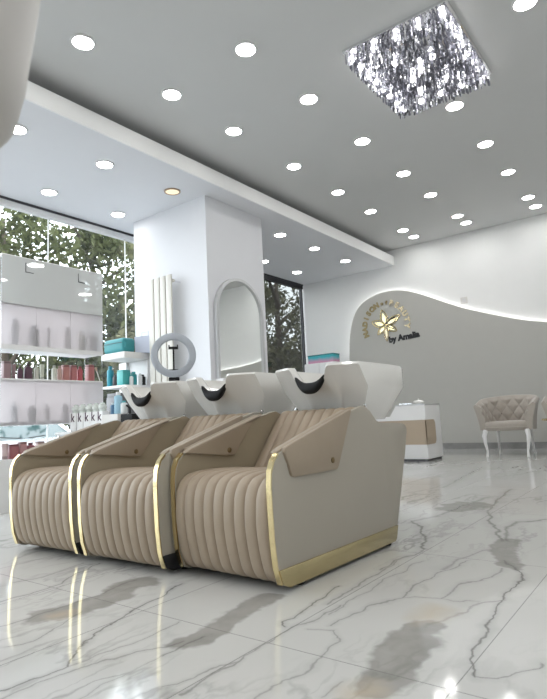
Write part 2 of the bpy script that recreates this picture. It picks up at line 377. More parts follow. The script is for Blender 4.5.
# ================================================================== THE SETTING
XL, XR, Y0, YB, ZC = -6.30, 3.0, -2.6, 9.56, 3.74
struct(build_floor(XL-.1, XR+.1, Y0-.1, YB+.1))
struct(MB().box(XL-.1, XR+.1, Y0-.1, YB+.1, ZC, ZC+.12).build('ceiling', M['ceil'], smooth=0))
struct(MB().box(XL-.1, XR+.1, YB, YB+.12, 0, ZC).build('wall_back', M['wall'], smooth=0))
struct(MB().box(XR, XR+.1, Y0, YB, 0, ZC).build('wall_right', M['wall'], smooth=0))
struct(MB().box(XL-.1, XR+.1, Y0-.1, Y0, 0, ZC).build('wall_front', M['wall'], smooth=0))
struct(MB().box(XL-.1, XL+.02, Y0, YB, 3.435, ZC).build('wall_left', M['wall'], smooth=0))
# dropped soffit along the window with an open cove above its fascia
struct(MB().box(XL+.02, -4.205, Y0, YB, 3.436, 3.61).build('trim_1', M['soffit'], smooth=0))
struct(MB().box(-4.205, -4.19, Y0, YB, 3.434, 3.612).build('trim_5', M['wall'], smooth=0))
struct(MB().box(XL+.02, -4.50, Y0, YB, 3.61, ZC).build('trim_2', M['soffit'], smooth=0))
struct(MB().box(-5.86, -4.495, 4.75, 5.87, 0, 3.436).build('wall_pillar', M['soffit'], smooth=0))
struct(MB().box(-5.2, XR, YB-.10, YB, 0, .10).build('baseboard_back', M['baseboard'], smooth=0))

# floor-to-soffit shop windows
def window(n, y0, y1, muls, glass, dark):
    w = thing('window_%d' % n, None, None); struct(w)
    fm = M['rim'] if not dark else M['darkmetal']
    MB().box(XL-.03, XL+.05, y0, y1, 3.335, 3.405).box(XL-.03, XL+.05, y0, y1, 0, .05).box(XL-.03, XL+.03, y0, y0+.03, .05, 3.335).box(XL-.03, XL+.03, y1-.03, y1, .05, 3.335).build('frame', fm, w, 0)
    MB().box(XL+.0, XL+.06, y0, y1, 3.405, 3.435).build('curtain_track', M['darkmetal'], w, 0)
    for y in muls:
        MB().box(XL-.006, XL+.012, y-.004, y+.004, .05, 3.335).build('mullion', M['rim'] if not dark else M['darkmetal'], w, 0)
    ys = [y0+.03] + list(muls) + [y1-.03]
    for a, b in zip(ys, ys[1:]):
        MB().add([(XL, a+.004, .05), (XL, b-.004, .05), (XL, b-.004, 3.335), (XL, a+.004, 3.335)], [(0,1,2,3)]).build('glass_pane', glass, w, 0)
window(1, Y0, 5.86, [-1.06, .14, 1.34, 2.54, 3.74, 4.94], M['pane'], False)
window(2, 5.88, 9.50, [7.1], M['tinted'], True)

# raised grey feature panel with a wavy top and a LED line behind its edge
wave = [(-5.24,0),(-5.24,1.77),(-5.215,2.10),(-5.175,2.32),(-5.11,2.52),(-5.012,2.696),(-4.88,2.81),(-4.715,2.884),(-4.55,2.93),(-4.393,2.945),(-4.24,2.945),(-4.089,2.925),(-3.95,2.885),(-3.803,2.83),(-3.529,2.698),(-3.181,2.512),(-2.847,2.355),(-2.368,2.174),(-1.919,2.02),(-1.3,1.90),(-.6,1.84),(.2,1.82),(1.0,1.86),(1.8,1.96),(2.6,2.02),(XR-.02,2.03)]
def smooth_pts(p, it=2):
    for _ in range(it):
        q = [p[0]]
        for a, b in zip(p, p[1:]): q += [(a[0]*.75+b[0]*.25, a[1]*.75+b[1]*.25), (a[0]*.25+b[0]*.75, a[1]*.25+b[1]*.75)]
        p = q + [p[-1]]
    return p
ws = smooth_pts(wave[1:])
PF = YB - .06
struct(MB().prism([wave[0]] + ws + [(XR-.02, 0)], PF-.018, PF, 'y').build('trim_3', M['feature'], smooth=0))
inset = [(x+.02 if x < -4.6 else x, z-.022) for x, z in ws]
struct(MB().tube([(x, YB-.028, z) for x, z in inset], .008, 6).build('trim_4', M['led']))

# outside
struct(MB().box(-40, XL-.12, -25, 45, -.48, -.40).build('street', M['street'], smooth=0))

# ================================================================== DOWNLIGHTS
dl = thing('ceiling_downlight', 'x', 'ceiling light', (0,0,0), 0, 'recessed ceiling downlights')
MB().lathe([(.082,-.004),(.082,-.012),(.098,-.010),(.100,0),(.082,0)], seg=28, cap0=False, cap1=False).build('rim', M['rim'], dl)
MB().lathe([(.0005,-.006),(.082,-.006)], seg=28, cap0=False, cap1=False).build('lens', M['lens'], dl)
order = ['first','second','third','fourth','fifth','sixth','seventh','eighth']
rows = [('in the row beside the soffit', -3.578, [2.42,3.376,4.264,5.39,6.46,7.44,8.63,9.09], ZC),
        ('in the second row from the soffit', -2.64, [3.343,4.304,5.408,6.534,7.472,8.62,9.04], ZC),
        ('in the third row, past the chandelier', -1.58, [5.4,6.455,7.465,8.6,9.08], ZC),
        ('', -.668, [4.336], ZC),
        ('in the soffit, along its fascia', -4.70, [2.473,3.438,4.402,6.60,7.555,8.587], 3.436),
        ('in the soffit, near the window', -5.755, [3.43,4.41,7.53,8.572], 3.436)]
first = True
for where, x, ys, z in rows:
    for i, y in enumerate(ys):
        if not where: lab = 'round white downlight alone at the top right of the ceiling, right of the chandelier'
        elif (x, y) == (-4.70, 4.402): lab = 'dim warm yellowish downlight with bronze rim in the soffit before the pillar'
        else: lab = 'round ceiling downlight, %s from the front %s' % (order[i], where)
        if first: o = dl; o['label'] = lab; o.location = (x, y, z); first = False
        else: o = dup(dl, lab, (x, y, z))
        if (x, y) == (-4.70, 4.402):
            for c in o.children:
                c.data = c.data.copy(); c.data.materials[0] = M['lens_warm'] if c.name.startswith('lens') else M['rim_bronze']

# ================================================================== CHANDELIER
CX0, CX1, CY0, CY1 = -2.03, -1.12, 3.89, 5.06
ch = thing('crystal_chandelier', 'square flush crystal chandelier with chrome plate and hanging glass strands on the ceiling', 'chandelier', ((CX0+CX1)/2,(CY0+CY1)/2,ZC))
hx, hy = (CX1-CX0)/2, (CY1-CY0)/2
MB().rbox(-hx, hx, -hy, hy, -.028, 0, .004).build('ceiling_plate', M['chrome'], ch)
mb = MB(); 
gx, gy = 27, 34
for i in range(gx):
    for j in range(gy):
        x = -hx+.025+(2*hx-.05)*i/(gx-1); y = -hy+.025+(2*hy-.05)*j/(gy-1)
        edge = min(i, gx-1-i, j, gy-1-j)
        if edge > 2 and random.random() < .35: continue
        x += random.uniform(-.006,.006); y += random.uniform(-.006,.006)
        z0 = -.030 - random.uniform(0,.012); ln = random.uniform(.105,.122) if edge < 2 else random.uniform(.05,.12)
        r = random.uniform(.007,.011); a = random.uniform(0, PI); z = z0
        n = random.choice((1,2,2,3)); 
        for k in range(n):
            h = ln/n*.94
            rg = [[(x+rr*math.cos(a+q*PI/2), y+rr*math.sin(a+q*PI/2), zz) for q in range(4)] for rr, zz in ((r*.35,z),(r,z-h*.15),(r,z-h*.85),(r*.3,z-h))]
            mb.loft(rg); z -= ln/n
tag(mb.build('crystal_strands', M['crystal'], ch, 0), None, None, None, 'stuff')
M['bulb'] = emis('chandelier_bulb', (1,.98,.96), 9)
pts = []
for k in range(5): pts += [(-hx+.06+(2*hx-.12)*k/4, -hy+.075), (-hx+.06+(2*hx-.12)*k/4, hy-.075)]
for k in range(1,7): pts += [(-hx+.06, -hy+.075+(2*hy-.15)*k/7), (hx-.06, -hy+.075+(2*hy-.15)*k/7)]
for a, b in ((-.14,-.22),(.14,-.08),(-.12,.12),(.13,.28),(0,0)): pts.append((a,b))
bl = MB().lathe([(.004,.0),(.016,-.004),(.026,-.018),(.028,-.032),(.02,-.05),(.004,-.058)], seg=12)
b0 = None
for x, y in pts:
    if b0 is None: b0 = bl.build('bulb', M['bulb'], ch); o = b0
    else: o = b0.copy(); COL.objects.link(o); o.parent = ch
    o.location = (x, y, -.035)

# ================================================================== BACKWASH CHAIRS
W, TH = .285, .021
side_pts = [(.078,.018),(.038,.034),(.016,.10),(.004,.20),(0,.30),(-.002,.40),(.004,.45),(.022,.49),(.05,.515),(.082,.527),(.57,.663),(.70,.692),(.725,.694),(.745,.688),(.785,.668),(.835,.625),(.863,.612),(.90,.607),(1.115,.598),(1.15,.590),(1.168,.575),(1.172,.555),(1.139,.454),(.972,.052),(.962,.03),(.945,.018)]
front_edge = side_pts[:10]
def channel(prof, half, nch, bulge, thick=None):
    """sweep a (y,z) profile across x as rounded upholstery channels"""
    ps = [Vector((0,)+p) for p in prof]; nrm = []
    for i in range(len(ps)):
        t = ps[min(i+1,len(ps)-1)] - ps[max(i-1,0)]; t.normalize(); nrm.append(Vector((0,-t.z,t.y)))
    xs = []; sub = 8
    for c in range(nch):
        for k in range(sub): 
            u = k/sub; xs.append((-half + 2*half*(c+u)/nch, bulge*(max(0,math.sin(PI*u))**.38)))
    xs.append((half, 0))
    rings = []
    for x, d in xs: rings.append([p + Vector((x,0,0)) + n*(d-bulge) for p, n in zip(ps, nrm)])
    mb = MB(); m = len(ps)
    vs = [v for r in rings for v in r]; fs = []
    for i in range(len(rings)-1):
        for k in range(m-1): fs.append((i*m+k,(i+1)*m+k,(i+1)*m+k+1,i*m+k+1))
    fs.append(tuple(range(m))); fs.append(tuple((len(rings)-1)*m+k for k in range(m)))
    # close underside between first and last profile point
    for i in range(len(rings)-1): fs.append((i*m,(i+1)*m,(i+1)*m+m-1,i*m+m-1))
    return mb.add(vs, fs)
def curve(p, it=2): return smooth_pts(p, it)

unit = thing('backwash_chair', 'x', 'shampoo chair', (0,0,0), 0, 'row of beige backwash chairs')
for s in (-1, 1):
    xo, xi = s*W, s*(W-TH)
    a, b = min(xo,xi), max(xo,xi)
    sp = MB().prism(side_pts, a, b, 'x', .003).build('side_panel', M['panel'], unit)
    off = [(y-.006 if i > 0 else y-.004, z+(.0 if i < 6 else .006)) for i, (y,z) in enumerate(front_edge)]
    fe = front_edge[1:-1]; off = off[1:-1]
    MB().prism(fe + off[::-1], a-.001, b+.001, 'x').build('gold_edge', M['gold'], sp)
    band = [(.078,.017),(.040,.034),(.020,.086),(.022,.090),(.985,.090),(.970,.050),(.960,.028),(.945,.017)]
    MB().prism(band, xo, xo+s*.005, 'x', .001).build('gold_band', M['goldband'], sp)
    # leather flap folded over the arm
    flap = [(.074,.520),(.082,.539),(.32,.606),(.585,.680),(.592,.672),(.455,.43),(.44,.420),(.13,.420),(.115,.428),(.10,.47)]
    iflap = [(.045,.519),(.082,.538),(.32,.606),(.585,.680),(.575,.668),(.51,.646),(.375,.497),(.36,.488),(.30,.489)]
    mid_ = (xo+xi)/2
    pad_ = MB().prism(flap, min(mid_, xo+s*.012), max(mid_, xo+s*.012), 'x', .005)
    pad_.prism(iflap, min(mid_, xi-s*.024), max(mid_, xi-s*.024), 'x', .006)
    ap = pad_.build('arm_pad', M['leather_d'], unit)
    lin = [(y+.006 if y < .5 else y-.006, z-.004 if z > .3 else z+.004) for y, z in side_pts]
    MB().prism(lin, min(xi, xi-s*.004), max(xi, xi-s*.004), 'x').build('inner_lining', M['leather_l'], sp, 0)
    for q, sg, yy_, zz_ in ((xo+s*.012, s, .408, .462), (xi-s*.024, -s, .325, .513)):
        bt = MB().lathe([(.001,.006),(.007,.006),(.013,.003),(.013,0)], seg=14, cap0=True, cap1=True)
        bt.xf(Matrix.Translation((q,yy_,zz_)) @ Matrix.Rotation(sg*PI/2,4,'Y')).build('stud', M['stud'], ap)
seat_prof = curve([(.13,.022),(.07,.024),(.028,.055),(.004,.13),(-.012,.22),(-.014,.30),(-.004,.37),(.03,.418),(.09,.436),(.17,.440),(.28,.436),(.42,.425),(.56,.41)], 2)
channel(seat_prof, W-TH-.005, 9, .010).build('seat_cushion', M['leather'], unit, 50)
back_prof = curve([(.50,.36),(.50,.40),(.56,.475),(.65,.575),(.73,.66),(.765,.69),(.80,.695),(.83,.67),(.82,.63)], 2)
channel(back_prof, W-TH-.005, 9, .010).build('backrest', M['leather'], unit, 50)
MB().box(-W+TH+.005, W-TH-.005, .16, .92, .03, .40).box(-W+TH+.005, W-TH-.005, .80, 1.10, .40, .575).build('body_shell', M['panel'], unit, 0)
MB().box(-W+.03, W-.03, .13, .93, .012, .034).build('plinth', M['black'], unit, 0)
ft = MB().lathe([(.018,0),(.02,.004),(.02,.02)], seg=12)
for x in (-W+.03, W-.03):
    for y in (.18,.92):
        f = MB(); f.v = list(ft.v); f.f = list(ft.f); f.build('foot', M['black'], unit, loc=(x,y,0))
# basin
def basin_ring(kind):
    xs = [(-.27,.775,.92),(-.20,.737,.92),(-.14,.712,.92),(-.118,.708,.918),(-.108,.711,.90),(-.098,.718,.868),(-.072,.735,.838),(-.035,.748,.822),(0,.752,.818)]
    L_ = xs + [(-x,y,z) for x,y,z in xs[-2::-1]]
    back = [(.272,.90,.92),(.272,1.12,.918),(.268,1.25,.915),(.255,1.30,.914),(.20,1.325,.914),(.10,1.33,.914),(0,1.332,.914)]
    L_ += back + [(-x,y,z) for x,y,z in back[-2::-1]]
    out = []
    for x, y, z in L_:
        u = (y-.70)/.582
        if kind == 0: out.append((x*.66, .90+u*.29, .622))
        elif kind == 1: out.append((x*.70, .885+u*.32, .646))
        elif kind == 2: out.append((x*1.0, .835+(max(0,y-.75) if abs(x)>.15 else max(0,y-.74))*.83, .795 if abs(x)>.12 else .76))
        elif kind == 3: out.append((x, y, z-.012))
        elif kind == 4: out.append((x*.985, y+(.004 if y<1 else -.004), z))
        elif kind == 5: out.append((x*.87, y+(.03 if y<.85 else -.03 if y>1.19 else 0), z-.002))
        elif kind == 6: out.append((x*.80, .83+u*.46, .80 if abs(x) > .1 else .775))
        elif kind == 7: out.append((x*.45, .95+u*.25, .71))
    return out
BX = -.026
bs = MB().loft([basin_ring(k) for k in range(8)]).build('basin', M['ceramic'], unit, 55, loc=(BX,0,0))
nrings = []
for i in range(25):
    t = i/24; x = -.094+.188*t; u = abs(2*t-1); hz = .004+.026*math.sqrt(max(0,1-u**2.4)); zc_ = .800+.062*u**2.6; yc_ = .722+.006*u
    nrings.append([(x, yc_+.022*math.cos(2*PI*k/14)*(.3+.7*math.sqrt(max(0,1-u**3))), zc_+hz*math.sin(2*PI*k/14)) for k in range(14)])
MB().loft(nrings).build('neck_rest', M['black'], unit, loc=(BX,0,0))
MB().rbox(-.12,.12,.92,1.12,.57,.625,.008).build('basin_mount', M['offwhite'], unit)
fc = MB().lathe([(.018,0),(.018,.012),(.012,.016),(.012,.055),(.015,.06),(.015,.075),(.003,.08)], seg=16)
fc.tube([(0,0,.068),(-.02,-.03,.085),(-.03,-.05,.088)], .006, 8)
fc.xf(Matrix.Diagonal((.9,.9,.9,1))).build('mixer_tap', M['chrome'], unit, loc=(-.235,1.04,.655))
MB().tube([(-.235,1.04,.574),(-.235,1.04,.66)], .012, 10).build('tap_stem', M['chrome'], unit)
MB().lathe([(.003,.008),(.009,.006),(.011,0)], seg=14).xf(Matrix.Translation((.225,.885,.70)) @ Matrix.Rotation(PI/2,4,'Y')).build('bolt', M['chrome'], unit, loc=(BX,0,0))
A_ = -.036
unit.location = (-1.577, 1.687, 0); unit.rotation_euler = (0,0,A_)
unit['label'] = 'beige channelled backwash chair with white basin, nearest the camera, right-hand end of the row'
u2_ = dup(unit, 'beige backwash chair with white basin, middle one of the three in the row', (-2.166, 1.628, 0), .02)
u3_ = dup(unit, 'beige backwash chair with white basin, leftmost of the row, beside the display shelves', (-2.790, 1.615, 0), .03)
for u_ in (u2_, u3_):           # gold band on the other two painted black for the dark gap reflected there
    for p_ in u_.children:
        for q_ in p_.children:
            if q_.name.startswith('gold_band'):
                q_.name = 'shaded_band'; q_.data = q_.data.copy(); q_.data.materials[0] = M['black']

# ================================================================== HOOD IN THE FOREGROUND
hd = thing('hair_hood', 'pale grey rounded salon hood hanging very close at the upper left corner, out of focus', 'hair dryer', (0,0,0))
hc = (-.6445,.1505,.090)
MB().lathe([(.11,.925),(.122,.895),(.140,.888),(.156,.892),(.168,.908),(.176,.945),(.184,1.01),(.193,1.08),(.205,1.16),(.215,1.24),(.205,1.34),(.17,1.43),(.10,1.49),(.02,1.51)], hc, 48, cap0=False).build('hood_shell', M['hood'], hd, 60)
MB().lathe([(.112,.927),(.15,.98),(.18,1.1),(.19,1.24),(.15,1.40),(.02,1.47)], hc, 32, cap0=False).build('inner_shell', M['offwhite'], hd, 60)
MB().tube([(-.64,.15,1.50),(-.64,.15,1.58),(-.70,.10,1.64),(-1.0,-.18,1.66),(-1.06,-.24,1.62),(-1.06,-.24,.05)], .02, 12).build('support_arm', M['chrome'], hd)
MB().lathe([(.20,0),(.20,.02),(.05,.05),(.02,.08)], (-1.06,-.24,0), 24).build('base', M['offwhite'], hd)

# ================================================================== DISPLAY SHELVES BY THE WINDOW
DX0, DX1, DY0, DY1 = -4.80, -4.50, 2.255, 3.25
ds = thing('display_shelf', 'tall glossy white display shelving with frosted panels in front of the window', 'shelf', ((DX0+DX1)/2, (DY0+DY1)/2, 0))
def dpart(mb, name, mat, smooth=0, lab=None):
    return mb.xf(Matrix.Translation((-(DX0+DX1)/2, -(DY0+DY1)/2, 0))).build(name, mat, ds, smooth, lab)
dpart(MB().box(DX0, DX1, DY0, DY1, 0, .425), 'plinth', M['white'])
SH = [.425,.70,1.065,1.345,1.715,2.13]
for z in SH[1:]:
    dpart(MB().rbox(DX0, DX1-.006, DY0, DY1, z, z+.028, .003), 'shelf_board', M['white'])
for y in (DY0, DY1-.008):
    for x in (DX0, DX1-.014): dpart(MB().box(x, x+.012, y, y+.008, .425, 2.13), 'upright', M['clear'])
yy = [DY0, 2.565, 2.90, DY1]
for z0, z1 in ((.70,1.078),(1.345,1.73)):
    for a, b in zip(yy, yy[1:]):
        dpart(MB().box(DX1-.005, DX1, a+.001, b-.001, z0, z1), 'frosted_panel', M['frosted'])
    dpart(MB().box(DX0-.006, DX0+.004, DY0, DY1, z0+.02, z1), 'fill_glow_panel', M['glow'], 0, 'white rear panel, glow added to brighten the frosted fronts')  # rear panel given an added glow so the frosted fronts look brighter
dpart(MB().box(DX1-.005, DX1, DY0, DY1, 1.731, 2.15), 'top_glass', M['greyglass'], 0, 'reflective grey glass panel')
dpart(MB().box(DX0-.006, DX0, DY0, DY1, 1.731, 2.15), 'back_panel', M['white'])
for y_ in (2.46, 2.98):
    dpart(MB().box(DX1+.001, DX1+.003, y_, y_+.006, 2.03, 2.11).box(DX1+.001, DX1+.003, y_, y_+.075, 2.024, 2.03), 'reflection_mark', M['rim_bronze'] if 0 else M['darkmetal'])  # dark L marks laid on the glass in place of reflections
dpart(MB().box(DX1-.004, DX1+.004, DY0, DY1, 1.335, 1.379), 'shelf_edge', M['white'])

def bottle(name, label, cat, col, w, h, loc, group, style='round', capcol=None, rough=.3):
    t = thing(name, label, cat, loc, 0, group)
    key = 'bt%.2f%.2f%.2f' % tuple(col)
    if key not in M: M[key] = pbr('bottle_plastic', col, rough, var=.05)
    ck = capcol or [c*.6 for c in col]; k2 = 'bt%.2f%.2f%.2f' % tuple(ck)
    if k2 not in M: M[k2] = pbr('bottle_cap', ck, .35, var=.05)
    r = w/2
    if style == 'box': MB().rbox(-r, r, -r, r, 0, h*.86, .004).build('body', M[key], t); MB().rbox(-r*.95, r*.95, -r*.95, r*.95, h*.86, h, .003).build('lid', M[k2], t)
    elif style == 'pump':
        MB().lathe([(r*.9,0),(r,.006),(r,h*.6),(r*.85,h*.68),(r*.4,h*.73),(r*.4,h*.76)], seg=18).build('body', M[key], t)
        MB().lathe([(r*.42,h*.74),(r*.42,h*.82),(r*.15,h*.83),(r*.15,h*.95),(r*.3,h*.955),(r*.3,h)], seg=14).tube([(0,0,h*.975),(r*.9,0,h*.96)], r*.14, 6).build('pump', M[k2], t)
    elif style == 'tube':
        MB().lathe([(r*.75,0),(r*.75,h*.2),(r*.8,h*.21),(r,h*.9),(r*.95,h)], seg=18).build('body', M[key], t)
        MB().lathe([(r*.86,.0002),(r*.86,h*.2)], seg=18).build('cap', M[k2], t)
    else:
        MB().lathe([(r*.92,0),(r,.006),(r,h*.74),(r*.92,h*.8),(r*.5,h*.84),(r*.5,h*.86)], seg=18).build('body', M[key], t)
        MB().lathe([(r*.58,h*.85),(r*.58,h*.985),(r*.5,h)], seg=16).build('cap', M[k2], t)
    return t
zg = SH[2]+.0285
ROSE=(.42,.16,.16); PLUM=(.10,.045,.07); MAUVE=(.30,.20,.21); PALE=(.55,.55,.48)
mid = [(2.36,.062,.155,MAUVE,'box'),(2.43,.035,.135,MAUVE,'tube'),(2.486,.045,.140,PLUM,'pump'),(2.56,.072,.165,PLUM,'pump'),(2.636,.038,.135,PALE,'round'),(2.69,.040,.145,(.62,.64,.55),'tube'),
       (2.81,.046,.14,PALE,'round'),(2.864,.042,.14,(.52,.34,.30),'round'),(2.922,.058,.15,(.45,.20,.18),'box'),(3.0,.058,.152,ROSE,'box'),(3.076,.05,.145,(.48,.10,.12),'round'),(3.185,.064,.165,ROSE,'box')]
nm = ['first','second','third','fourth','fifth','sixth','seventh','eighth','ninth','tenth','eleventh','twelfth']
cn = ['mauve squared','slim mauve','small dark plum pump','large dark plum pump','pale cream','pale green tube-shaped','slim cream','dusty pink','brick pink squared','rose squared','red round','big rose squared']
for i, (y, w, h, c, st) in enumerate(mid):
    bottle('product_bottle', '%s bottle, %s from the left on the open middle shelf' % (cn[i], nm[i]), 'bottle', c, w, h, (-4.62, y, zg), 'bottles on the open shelf', st)
GR=(.16,.15,.16)
up = [(2.40,.061,.24),(2.57,.084,.20),(2.713,.03,.205),(2.903,.051,.215),(3.05,.062,.195),(3.17,.07,.205)]
for i, (y, w, h) in enumerate(up):
    bottle('product_bottle', 'blurred bottle behind the upper frosted panel, %s from the left' % nm[i], 'bottle', [(.2,.19,.2),(.07,.07,.08),(.2,.2,.2),(.3,.27,.24),(.33,.32,.18),(.3,.3,.32)][i], w, h, (-4.555, y, SH[3]+.0285), 'bottles behind frosted panels', 'round')
lo = [(2.40,.058,.165),(2.56,.07,.14),(2.70,.042,.155),(2.88,.055,.155)]
for i, (y, w, h) in enumerate(lo):
    bottle('product_bottle', 'blurred bottle behind the lower frosted panel, %s from the left' % nm[i], 'bottle', [(.07,.07,.08),(.2,.2,.2),(.25,.25,.25),(.14,.14,.15)][i], w, h, (-4.555, y, SH[1]+.0285), 'bottles behind frosted panels', 'round')
bt = [(2.34,.055,.13,(.55,.42,.42),'tube'),(2.41,.07,.12,(.33,.12,.13),'box'),(2.49,.06,.135,(.45,.25,.25),'box'),(2.565,.07,.125,(.28,.10,.12),'round'),(2.65,.06,.13,(.55,.40,.38),'box')]
for i, (y, w, h, c, st) in enumerate(bt):
    bottle('product_bottle', 'reddish bottle on the lowest shelf above the plinth, %s from the left' % nm[i], 'bottle', c, w, h, (-4.58, y, .4255), 'bottles on the lowest shelf', st)
br = thing('makeup_brush', 'pale cosmetic brush leaning at the right end of the open display shelf', 'brush', (-4.545, 3.215, zg))
MB().tube([(.0,.030,0.004),(.0,-.005,.10)], [.004,.006], 8).build('handle', M['offwhite'], br)
MB().tube([(.0,-.005,.10),(.0,-.016,.135)], [.008,.013], 8).build('bristles', M['deskbeige'], br)

# ================================================================== TROLLEY BEHIND THE CHAIRS
tr = thing('trolley', 'low white salon trolley with bottles on top, behind the leftmost backwash chair', 'trolley', (-3.88, 2.82, 0))
MB().rbox(-.50,.52,-.15,.15,.60,.625,.006).build('tray', M['white'], tr)
MB().rbox(-.48,.50,-.14,.14,.25,.27,.006).build('lower_tray', M['white'], tr)
for x in (-.47,.49):
    for y in (-.13,.13):
        l = MB().tube([(x,y,.05),(x,y,.605)], .011, 10).build('leg', M['chrome'], tr)
        MB().lathe([(.01,0),(.026,.006),(.03,.025),(.026,.045),(.01,.05)], (x,y,0), 12).build('caster', M['black'], l)
# five bottles marked k
def text_mesh(s, size, mat, name, parent, M4, extrude=.001, offset=0, label=None):
    cu = bpy.data.curves.new(name, 'FONT'); cu.body = s; cu.size = size; cu.extrude = extrude; cu.align_x = 'CENTER'; cu.align_y = 'CENTER'; cu.offset = offset
    ob = bpy.data.objects.new(name, cu); COL.objects.link(ob)
    dg = bpy.context.evaluated_depsgraph_get(); me = bpy.data.meshes.new_from_object(ob.evaluated_get(dg))
    vs = [v.co.copy() for v in me.vertices]; fs = [tuple(p.vertices) for p in me.polygons]
    bpy.data.objects.remove(ob); bpy.data.curves.remove(cu); bpy.data.meshes.remove(me)
    mb = MB().add(vs, fs).xf(M4)
    return mb.build(name, mat, parent, 0, label) if mat else mb
M['ktext'] = pbr('dark_plum_print', (.06,.02,.045), .5)
M['kclear'] = pbr('frosty_cap', (.62,.66,.63), .2, var=.25, scale=60)
for i, x in enumerate((-4.262,-4.161,-4.062,-3.972,-3.885)):
    t = thing('care_bottle', 'white bottle lettered k with clear top, %s of five' % ['leftmost','second from left','middle','second from right','rightmost'][i], 'bottle', (x, 2.80, .6255), 0, 'white bottles lettered k')
    MB().rbox(-.043,.043,-.034,.034,0,.158,.006).build('body', M['white'], t)
    MB().lathe([(.030,.158),(.030,.176),(.036,.180),(.036,.20),(.028,.212),(.020,.216),(.020,.226),(.010,.230)], seg=14).build('cap', M['kclear'], t)
    text_mesh('k', .105, M['ktext'], 'letter_k', t, Matrix.Translation((0,-.0345,.115)) @ Matrix.Rotation(PI/2,4,'X'), .0006, .0015)
cx = thing('product_box', 'plain light grey carton on the trolley carrying small blue and white bottles', 'box', (-3.70, 2.82, .6255))
MB().rbox(-.10,.10,-.09,.09,0,.125,.003).build('carton', M['offwhite'], cx); MB().box(-.095,.095,-.004,.004,.1255,.1275).build('lid_seam', M['rim'], cx, 0)
zt = .6255+.128
bottle('spray_bottle', 'blue and white bottle with white cap standing on the grey carton', 'bottle', (.35,.58,.72), .065, .175, (-3.68, 2.80, zt), 'small bottles on the carton', 'round', (.85,.87,.88))
bottle('spray_bottle', 'short white bottle with teal cap at the right edge of the grey carton', 'bottle', (.78,.82,.83), .055, .10, (-3.62, 2.81, zt), 'small bottles on the carton', 'round', (.10,.38,.42))
bottle('spray_bottle', 'small dark blue bottle at the left edge of the grey carton', 'bottle', (.08,.18,.30), .05, .09, (-3.755, 2.81, zt), 'small bottles on the carton', 'round', (.75,.8,.82))
bk = thing('storage_box', 'black box with a thin spout on the trolley beside the white carton', 'box', (-3.505, 2.80, .6255))
MB().rbox(-.07,.07,-.06,.06,0,.12,.004).build('box_body', M['black'], bk)
MB().tube([(-.03,0,.12),(-.03,0,.165),(-.06,-.01,.19)], .008, 8).build('spout', M['black'], bk)

# ================================================================== OPEN SHELF UNIT BESIDE THE PILLAR
su = thing('shelf_unit', 'open white shelf unit against the pillar between window and radiator', 'shelf', (-5.73, 4.52, 0))
MB().box(-.44,.17,.195,.215,0,1.5).build('back_panel', M['white'], su, 0)
for z, h in ((1.495,.08),(1.13,.03),(.70,.03),(.06,.05)):
    MB().rbox(-.26,.21,-.22,.195,z,z+h,.004).build('shelf_board', M['offwhite'] if z > 1.4 else M['white'], su)
for x in (-.24,.19):
    MB().rbox(x-.012,x+.012,.15,.19,0,1.495,.003).build('post', M['white'], su)
bg = thing('vanity_bag', 'teal rounded case with carry loop on top of the open shelf unit', 'bag', (-5.765, 4.42, 1.5755))
M['teal'] = pbr('teal_fabric', (.035,.25,.27), .55, var=.12, bump=.1, bscale=120)
MB().rbox(-.215,.20,-.10,.10,0,.185,.045,4).build('case', M['teal'], bg)
MB().tube([(.19,-.06,.10),(.225,-.08,.12),(.225,-.08,.06),(.19,-.06,.07)], .012, 8).build('loop', M['teal'], bg)
MB().tube([(-.20,-.102,.12),(.0,-.104,.125),(.18,-.102,.12)], .003, 6).build('zip', M['darkmetal'], bg)
pb = thing('paper_bag', 'white paper bag standing right of the teal case on the shelf unit', 'bag', (-5.52, 4.645, 1.5755), .65)
M['paper'] = pbr('white_paper', (.60,.64,.76), .8, var=.03)
M_ = MB(); M_.loft([[(-.13,-.05,0),(.13,-.05,0),(.13,.05,0),(-.13,.05,0)],[(-.145,-.015,.21),(.13,-.02,.225),(.13,.03,.24),(-.145,.03,.215)]], True, False); M_.build('bag_body', M['paper'], pb, 0)
MB().tube([(-.05,-.02,.20),(-.05,-.025,.26),(.04,-.025,.27),(.05,-.02,.21)], .004, 6).build('handle', M['paper'], pb)
zs = 1.1605
TEAL=(.03,.30,.33); 
bottle('product_bottle', 'tall teal bottle at the left end of the shelf unit beside the pillar', 'bottle', (.02,.27,.36), .085, .265, (-5.91,4.38,zs), 'bottles on the shelf unit', 'round', (.02,.2,.28))
bottle('product_bottle', 'black bottle second from left on the shelf unit beside the pillar', 'bottle', (.03,.025,.03), .085, .15, (-5.78,4.37,zs), 'bottles on the shelf unit', 'round', (.05,.05,.05))
bottle('product_box', 'squared teal box in the middle of the shelf unit beside the pillar', 'box', (.05,.36,.36), .12, .19, (-5.64,4.38,zs), 'bottles on the shelf unit', 'box', (.05,.34,.34))
bottle('product_bottle', 'small white pump bottle between the two teal ones on the shelf unit', 'bottle', (.7,.75,.75), .05, .15, (-5.555,4.43,zs), 'bottles on the shelf unit', 'pump', (.05,.3,.32))
bottle('product_bottle', 'teal round bottle right of the teal box on the shelf unit', 'bottle', TEAL, .085, .17, (-5.60,4.50,zs), 'bottles on the shelf unit', 'round', (.04,.36,.38))
bottle('product_bottle', 'plain white bottle near the right end of the shelf unit', 'bottle', (.75,.77,.78), .05, .15, (-5.56,4.575,zs), 'bottles on the shelf unit', 'round', (.6,.62,.62))
